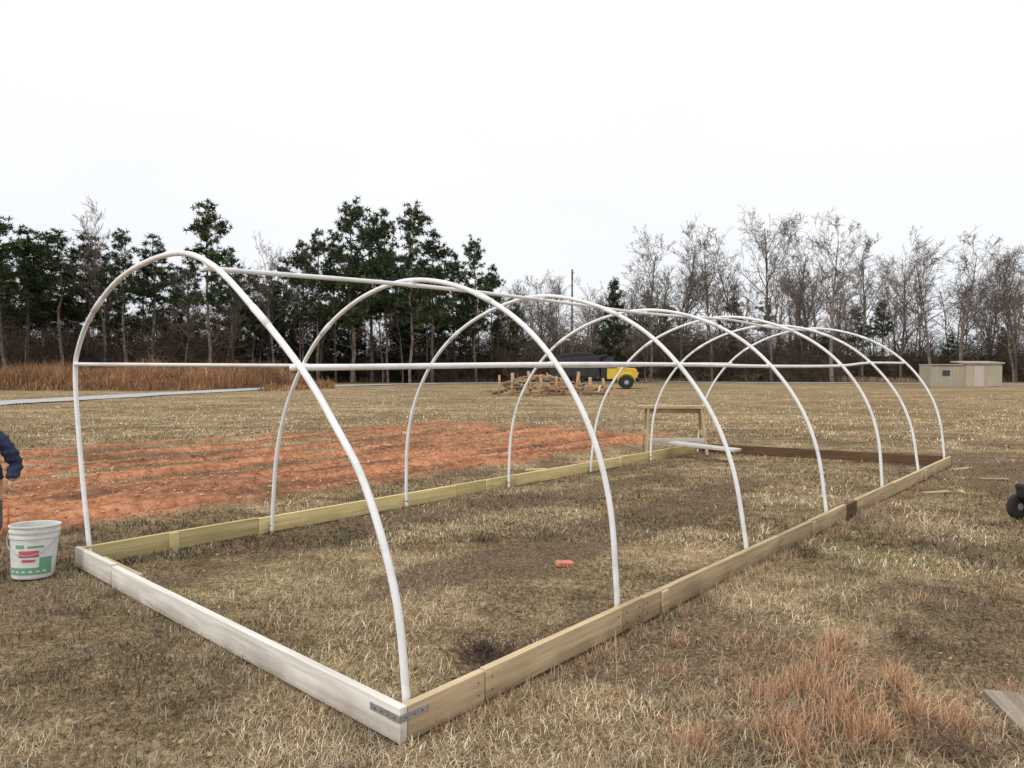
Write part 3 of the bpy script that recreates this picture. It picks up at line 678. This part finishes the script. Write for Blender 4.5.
# ---------- lumber/log pile
lp=empty('wood_scrap_pile')
M_log=noisemat('old_lumber',(.30,.17,.10),(.60,.39,.24),scale=2,rough=.9)
M_log2=noisemat('log_bark',(.13,.09,.065),(.30,.21,.145),scale=4,rough=.95)
for k in range(120):
    a=random.gauss(545,34);a=min(max(a,482),622);dd=random.uniform(37,42);X_=px(a,dd);an=random.uniform(0,6.28);L=random.uniform(.35,1.5)
    top=.95*math.exp(-((a-538)/40)**2);z=random.uniform(.03,.08+top)
    el=random.uniform(-.05,.25);v=Vector((math.cos(an)*math.cos(el),math.sin(an)*math.cos(el),math.sin(el)))*L/2;c_=Vector((X_,dd,z+abs(v.z)))
    if k%4: board(f'plank_{k}',c_-v,c_+v,random.uniform(.03,.10),random.uniform(.04,.14),random.choice([M_log,M_log,M_pine]),lp,bev=0)
    else: tubeobj(f'log_{k}',[c_-v,c_,c_+v],random.uniform(.06,.12),M_log2,lp,9)
for a in (499,512,530,541,549,556,563,577,590,604):
    dd=random.uniform(37,39);X_=px(a,dd);hh=random.uniform(.6,1.3);tubeobj('post',[(X_,dd,-.1),(X_+.03,dd,hh/2),(X_+random.uniform(-.1,.1),dd,hh)],random.uniform(.06,.10),M_log,lp,9)
# ---------- shed
d=58;sh=empty('storage_shed',(px(960,d),d,0),math.radians(-8));sh.scale=(.78,.78,.86)
M_sh=noisemat('beige_metal_siding',(.40,.34,.26),(.52,.45,.35),scale=.7,rough=.6)
M_sh2=noisemat('weathered_siding',(.35,.31,.24),(.44,.39,.31),scale=.7,rough=.6)
M_rf=noisemat('shed_roof',(.32,.29,.24),(.44,.40,.34),scale=1,rough=.6)
M_wt=plain('off_white_door',(.5,.46,.40))
box('wall_main',(1.6,0,.95),(3.4,3,2.3),M_sh,sh,0);box('wall_annex',(-1.75,.1,.9),(3.3,2.7,2.15),M_sh2,sh,0)
me=bpy.data.meshes.new('r');me.from_pydata([(-.25,-1.7,2.11),(3.45,-1.7,2.11),(3.45,1.7,2.27),(-.25,1.7,2.27),(-.25,-1.7,2.22),(3.45,-1.7,2.22),(3.45,1.7,2.38),(-.25,1.7,2.38)],[],[(3,2,1,0),(4,5,6,7),(0,1,5,4),(1,2,6,5),(2,3,7,6),(3,0,4,7)]);me.materials.append(M_rf);mkobj('flat_roof',me,sh)
box('annex_roof',(-1.85,.1,2.03),(3.15,3.0,.09),M_rf,sh,.01)
box('door',(1.1,-1.53,.95),(.95,.05,1.9),M_wt,sh,.01);box('double_door',(2.45,-1.53,.95),(1.2,.05,1.85),M_sh2,sh,.01)
box('door_frame',(1.1,-1.512,.99),(1.1,.03,2.02),M_rf,sh,.0)
for k in range(9): box(f'rib_{k}',(-3.3+k*.34,-1.265,.9),(.04,.03,2.0),M_sh2,sh,.0)
for k in range(12): box(f'siding_rib_{k}',(-.02+k*.295,-1.512,1.0),(.03,.024,2.15),M_sh,sh,.0)
box('window',(-1.9,-1.29,1.25),(.7,.06,.5),M_glass,sh,.01)
# ---------- sawhorse
cs,cu=6.25,2.62
sw=empty('sawhorse',P(cs,cu,0),math.radians(-3))
board('top_beam',(-.62,0,.80),(.62,0,.80),.05,.2,M_pine,sw)
board('beam_under',(-.5,0,.735),(.5,0,.735),.075,.038,M_pine,sw)
for x_ in (-.45,.45):
    for y_ in (-1,1):
        board('leg',(x_,y_*.06,.76),(x_*1.12,y_*.28,0),.085,.036,M_pine,sw)
    board('leg_brace',(x_*1.06,-.2,.36),(x_*1.06,.2,.36),.08,.03,M_pine,sw)
board('shelf',(-.47,-.235,.24),(.47,-.235,.24),.09,.03,M_white,sw)
for o in list(sw.children): o.matrix_parent_inverse=Matrix.Identity(4)
p=P(5.75,2.45,.17);board('loose_white_board',(p[0]+.15,p[1]+.2,.24),(p[0]+1.0,p[1]-.55,.20),.04,.26,M_white)
def groundplank(name,a,y_,L,ang,mat,h=.03,wd=.13):
    d=dy(y_);X_=px(a,d);v=Vector((math.cos(ang),math.sin(ang),0))*L/2;c_=Vector((X_,d,float(gz(X_,d))+h/2+.002));return board(name,c_-v,c_+v,h,wd,mat)
groundplank('scrap_board',938,492,.4,.3,M_pine,.02,.08);groundplank('scrap_board',996,480,.35,-.1,M_pine,.02,.07)
groundplank('scrap_board',962,469,.5,.5,M_pine,.02,.08)
groundplank('scrap_board',963,491,.2,1.2,M_treated,.02,.05)
groundplank('weathered_plank',1049,745,.75,1.35,woodmat('weathered_grey',(.30,.24,.18),(.50,.43,.34)),.035,.14)
groundplank('wood_offcut',536,470,.3,.3,M_treated,.02,.08)
M_brk=noisemat('red_brick',(.55,.18,.11),(.68,.3,.2),scale=30,rough=.9)
d=dy(567);box('brick_piece',(px(565,d),d,float(gz(px(565,d),d))+.02),(.13,.06,.035),M_brk,None,.006).rotation_euler=(.12,.1,.4)
# ---------- bucket
d=dy(577);bx=px(30,d);bk=empty('paint_bucket',(bx,d,float(gz(bx,d))+.002));bk.rotation_euler=(math.radians(-3),math.radians(2),.3);bk.scale=(.92,.92,1.02)
M_bk=noisemat('bucket_plastic',(.56,.56,.54),(.76,.76,.74),scale=8,rough=.45)
M_red=plain('label_red',(.55,.12,.13));M_grn=plain('label_green',(.16,.36,.22));M_lbl=plain('label_white',(.70,.72,.70))
def revolve(prof,n=40,a0=0,a1=2*math.pi,closed=True):
    a=np.linspace(a0,a1,n,endpoint=not closed);pr=np.array(prof);V=np.stack([pr[:,None,0]*np.cos(a),pr[:,None,0]*np.sin(a),np.repeat(pr[:,1][:,None],n,1)],2).reshape(-1,3)
    i=np.arange(len(pr)*n).reshape(len(pr),n)
    if closed: j=np.roll(i,-1,1);return V,[np.stack([i[:-1].ravel(),j[:-1].ravel(),j[1:].ravel(),i[1:].ravel()],1)]
    return V,[np.stack([i[:-1,:-1].ravel(),i[:-1,1:].ravel(),i[1:,1:].ravel(),i[1:,:-1].ravel()],1)]
prof=[(0.0,.006),(.135,.004),(.140,.012),(.158,.275),(.166,.277),(.166,.292),(.160,.294),(.161,.312),(.169,.314),(.170,.328),(.163,.330),(.164,.348),(.172,.352),(.173,.362),(.166,.364),(.160,.360),(.157,.28),(.138,.02),(0,.018)]
V,fs=revolve(prof);mkobj('bucket_body',mkmesh('bucket_body',V,fs,[M_bk],smooth=False),bk)
def rb(z): return .140+(z-.012)/.263*.018
def patch(nm,a0,a1,z0,z1,mt,o_=.0016): 
    V,fs=revolve([(rb(z)+o_,z) for z in (z0,(z0+z1)/2,z1)],14,math.radians(a0),math.radians(a1),False);mkobj(nm,mkmesh(nm,V,fs,[mt],smooth=True),bk)
patch('label',-150,-20,.03,.265,M_lbl,.001);patch('label_band',-148,-22,.035,.085,M_grn,.0022)
patch('label_text_1',-112,-62,.155,.20,M_red,.0025);patch('label_text_2',-104,-70,.122,.14,M_red,.0025);patch('label_text_3',-122,-98,.215,.240,M_grn,.0025);patch('label_text_4',-90,-50,.218,.232,M_grn,.0025)
patch('label_side',-60,-24,.085,.15,M_grn,.0023)
for k in range(6): patch(f'label_line_{k}',-140+k*18,-130+k*18,.052,.062,M_lbl,.003)
tubeobj('handle',[(.175*math.cos(t),.175*math.sin(t)*.98,.31-.14*abs(math.sin(t))) for t in np.linspace(math.pi,2*math.pi,30)],.0028,M_steel,bk,6)
# ---------- garden cart at right edge
d=6.75;gc=empty('garden_cart',(px(1068,d),d,float(gz(px(1068,d),d))),.3)
poly_extrude('tray',[(-.3,.2),(.42,.2),(.5,.36),(-.34,.36)],-.26,.26,M_blk,gc,.03)
for x_ in (-.25,.35):
    for y_ in (-.28,.28):
        V,fs=tube([(x_,y_-.03,.12),(x_,y_-.02,.12),(x_,y_+.02,.12),(x_,y_+.03,.12)],[.095,.12,.12,.095],22);mkobj('wheel',mkmesh('wheel',V,fs,[M_rub]),gc)
        V,fs=tube([(x_,y_-.035,.12),(x_,y_+.035,.12)],.035,12);mkobj('hub',mkmesh('hub',V,fs,[M_steel]),gc)
tubeobj('pull_handle',[(.4,0,.2),(.7,0,.35),(.95,0,.7)],.014,M_blk,gc,8)
# ---------- child
import bmesh
M_nav=noisemat('navy_jacket',(.014,.02,.05),(.04,.055,.11),scale=14,rough=.75,bump=.5,bdist=.02)
M_pants=noisemat('grey_trousers',(.10,.08,.09),(.18,.15,.16),scale=14,rough=.9,bump=.4)
M_skin=noisemat('skin',(.50,.31,.23),(.62,.40,.31),scale=10,rough=.55)
M_boot=plain('boots',(.08,.045,.04));M_hair=noisemat('hair',(.07,.04,.02),(.16,.09,.045),scale=20,stretch=(6,6,1))
d=5.95;cx=px(-19,d);ch=empty('child',(cx,d,float(gz(cx,d))+.005),math.radians(18))
def skinned(name,verts,edges,rad,mats,matf,parent,sub=2,root=0):
    me=bpy.data.meshes.new(name);me.from_pydata(verts,edges,[]);o=bpy.data.objects.new(name,me);link(o)
    o.modifiers.new('skin','SKIN').use_smooth_shade=True
    for k,r in enumerate(rad): me.skin_vertices[0].data[k].radius=(r,r) if not isinstance(r,tuple) else r
    for k in range(len(verts)): me.skin_vertices[0].data[k].use_root=(k==root)
    o.modifiers.new('s','SUBSURF').levels=sub
    bpy.context.view_layer.update();dg=bpy.context.evaluated_depsgraph_get();m2=bpy.data.meshes.new_from_object(o.evaluated_get(dg))
    bpy.data.objects.remove(o);m2.materials.clear()
    for q in mats: m2.materials.append(q)
    for p_ in m2.polygons: p_.material_index=matf(p_.center);p_.use_smooth=True
    return mkobj(name,m2,parent)
bv=[(0,0,.50),(0,-.01,.62),(0,-.015,.74),(0,-.01,.83),(0,-.012,.89),
 (.13,-.01,.81),(.195,0,.69),(.235,.03,.575),(.225,-.05,.485),(.222,-.065,.455),
 (-.13,-.01,.81),(-.19,0,.68),(-.2,-.06,.57),(-.17,-.14,.52),(-.165,-.165,.505),
 (.075,0,.46),(.085,-.02,.27),(.09,.0,.09),(.09,0,.05),(.095,-.10,.035),
 (-.075,0,.46),(-.085,-.015,.27),(-.09,.01,.09),(-.09,.01,.05),(-.1,-.09,.035)]
be=[(0,1),(1,2),(2,3),(3,4),(3,5),(5,6),(6,7),(7,8),(8,9),(3,10),(10,11),(11,12),(12,13),(13,14),(0,15),(15,16),(16,17),(17,18),(18,19),(0,20),(20,21),(21,22),(22,23),(23,24)]
br=[.115,.12,.125,.11,.042,.07,.062,.055,.05,.028,.07,.062,.055,.048,.028,.082,.062,.05,.045,.04,.082,.062,.05,.045,.04]
def bm_(c):
    if c.z<.075: return 2
    if abs(c.x)<.05 and c.z>.875: return 3
    if abs(c.x)>.13 and c.z<.475 and c.z>.3: return 3
    if c.z>.47 or abs(c.x)>.155: return 0
    return 1
bo=skinned('body',bv,be,br,[M_nav,M_pants,M_boot,M_skin],bm_,ch)
for v in bo.data.vertices:
    c=v.co
    if c.z>.48:
        n_=v.normal;k=.006*math.sin(c.z*95+math.sin(c.x*20))+.004*math.sin(c.x*50+c.y*40)
        v.co=c+n_*k
def hand(wx,wy,wz,dirv,nm,sg):
    D=Vector(dirv).normalized();S=Vector((0,1,0)) if abs(D.y)<.8 else Vector((1,0,0));S=(S-D*S.dot(D)).normalized();N=D.cross(S)*sg
    w_=Vector((wx,wy,wz))
    skinned(nm+'_palm',[tuple(v) for v in [w_-D*.01,w_+D*.02,w_+D*.045]],[(0,1),(1,2)],[.014,.021,.019],[M_skin],lambda c:0,ch)
    for k,l in enumerate([.034,.040,.037,.029]):
        b0=w_+D*.04+S*(.0135-.009*k);p1=b0+D*l*.45+N*.003;p2=p1+D*l*.3+N*.008;p3=p2+D*l*.2+N*.009
        skinned(f'{nm}_finger_{k+1}',[tuple(v) for v in (b0,p1,p2,p3)],[(0,1),(1,2),(2,3)],[.0062,.0058,.0052,.004],[M_skin],lambda c:0,ch,1)
    b0=w_+D*.012+S*.014;p1=b0+S*.014+D*.014+N*.005;p2=p1+D*.016+S*.004+N*.005
    skinned(f'{nm}_thumb',[tuple(v) for v in (b0,p1,p2)],[(0,1),(1,2)],[.008,.0068,.005],[M_skin],lambda c:0,ch,1)
hand(.222,-.068,.448,(-.03,-.25,-1),'hand_a',1);hand(-.165,-.172,.5,(.1,-.9,-.35),'hand_b',-1)
bb=bmesh.new();bmesh.ops.create_uvsphere(bb,u_segments=40,v_segments=28,radius=1)
for v in bb.verts:
    x,y,z=v.co
    X_=x*.074;Y_=y*.086;Z_=z*.098
    if z<0: X_*=1-.22*z*z;Y_*=1-.08*z*z
    if y<0:
        g=math.exp(-((x/.16)**2+((z+.12)/.22)**2));Y_-=.016*g
        for sx_ in (-1,1): Y_+=.008*math.exp(-(((x-sx_*.36)/.17)**2+((z-.04)/.13)**2))
        Y_-=.005*math.exp(-((x/.3)**2+((z+.48)/.09)**2));Y_+=.003*math.exp(-((x/.25)**2+((z+.40)/.03)**2))
        Y_-=.007*math.exp(-((x/.25)**2+((z+.8)/.15)**2))
    v.co=(X_,Y_,Z_)
me=bpy.data.meshes.new('head');bb.to_mesh(me);bb.free();me.materials.append(M_skin)
for p_ in me.polygons:p_.use_smooth=True
hd=mkobj('head',me,ch,(0,-.02,.985));hd.rotation_euler=(math.radians(12),0,.1)
M_eye=plain('eye_white',(.75,.75,.73));M_iris=plain('iris',(.05,.03,.02));M_lip=plain('lips',(.45,.18,.15))
def ell(nm,c,s,mt,par):
    b2=bmesh.new();bmesh.ops.create_uvsphere(b2,u_segments=20,v_segments=14,radius=1);bmesh.ops.scale(b2,vec=s,verts=b2.verts);m_=bpy.data.meshes.new(nm);b2.to_mesh(m_);b2.free();m_.materials.append(mt)
    for p_ in m_.polygons:p_.use_smooth=True
    return mkobj(nm,m_,par,c)
for s_ in (-1,1):
    ell('eye',(s_*.027,-.070,.003),(.011,.009,.007),M_eye,hd);ell('iris',(s_*.027,-.0775,.003),(.0045,.003,.0045),M_iris,hd);ell('ear',(s_*.075,.005,-.005),(.008,.016,.024),M_skin,hd)
ell('mouth',(0,-.084,-.045),(.018,.004,.005),M_lip,hd)
b2=bmesh.new();bmesh.ops.create_uvsphere(b2,u_segments=40,v_segments=28,radius=1)
dl=[v for v in b2.verts if v.co.z<(-.35 if v.co.y>.1 else .45-.3*(v.co.y+.1 if v.co.y>-.3 else -.2))]
bmesh.ops.delete(b2,geom=dl,context='VERTS')
for v in b2.verts:
    k=1+.03*math.sin(v.co.x*38)*math.cos(v.co.z*14);v.co=(v.co.x*.083*k,v.co.y*.096*k,v.co.z*.108*k)
me=bpy.data.meshes.new('hair');b2.to_mesh(me);b2.free();me.materials.append(M_hair);ho=mkobj('hair',me,hd);ho.modifiers.new('t','SOLIDIFY').thickness=.012
tubeobj('jacket_collar',[(.062*math.cos(t),-.012+.062*math.sin(t),.875) for t in np.linspace(0,2*math.pi,20)],.018,M_nav,ch,8)
tubeobj('jacket_hem',[(.135*math.cos(t),-.005+.12*math.sin(t),.478) for t in np.linspace(0,2*math.pi,26)],.016,M_nav,ch,8)
d=6.2;X_=px(6,d);stk=tubeobj('marker_stake',[(X_,d,-.05),(X_,d,.15),(X_,d,.28)],.008,plain('orange_marker',(.7,.2,.08)),None,6)
print('done',len(bpy.data.objects))
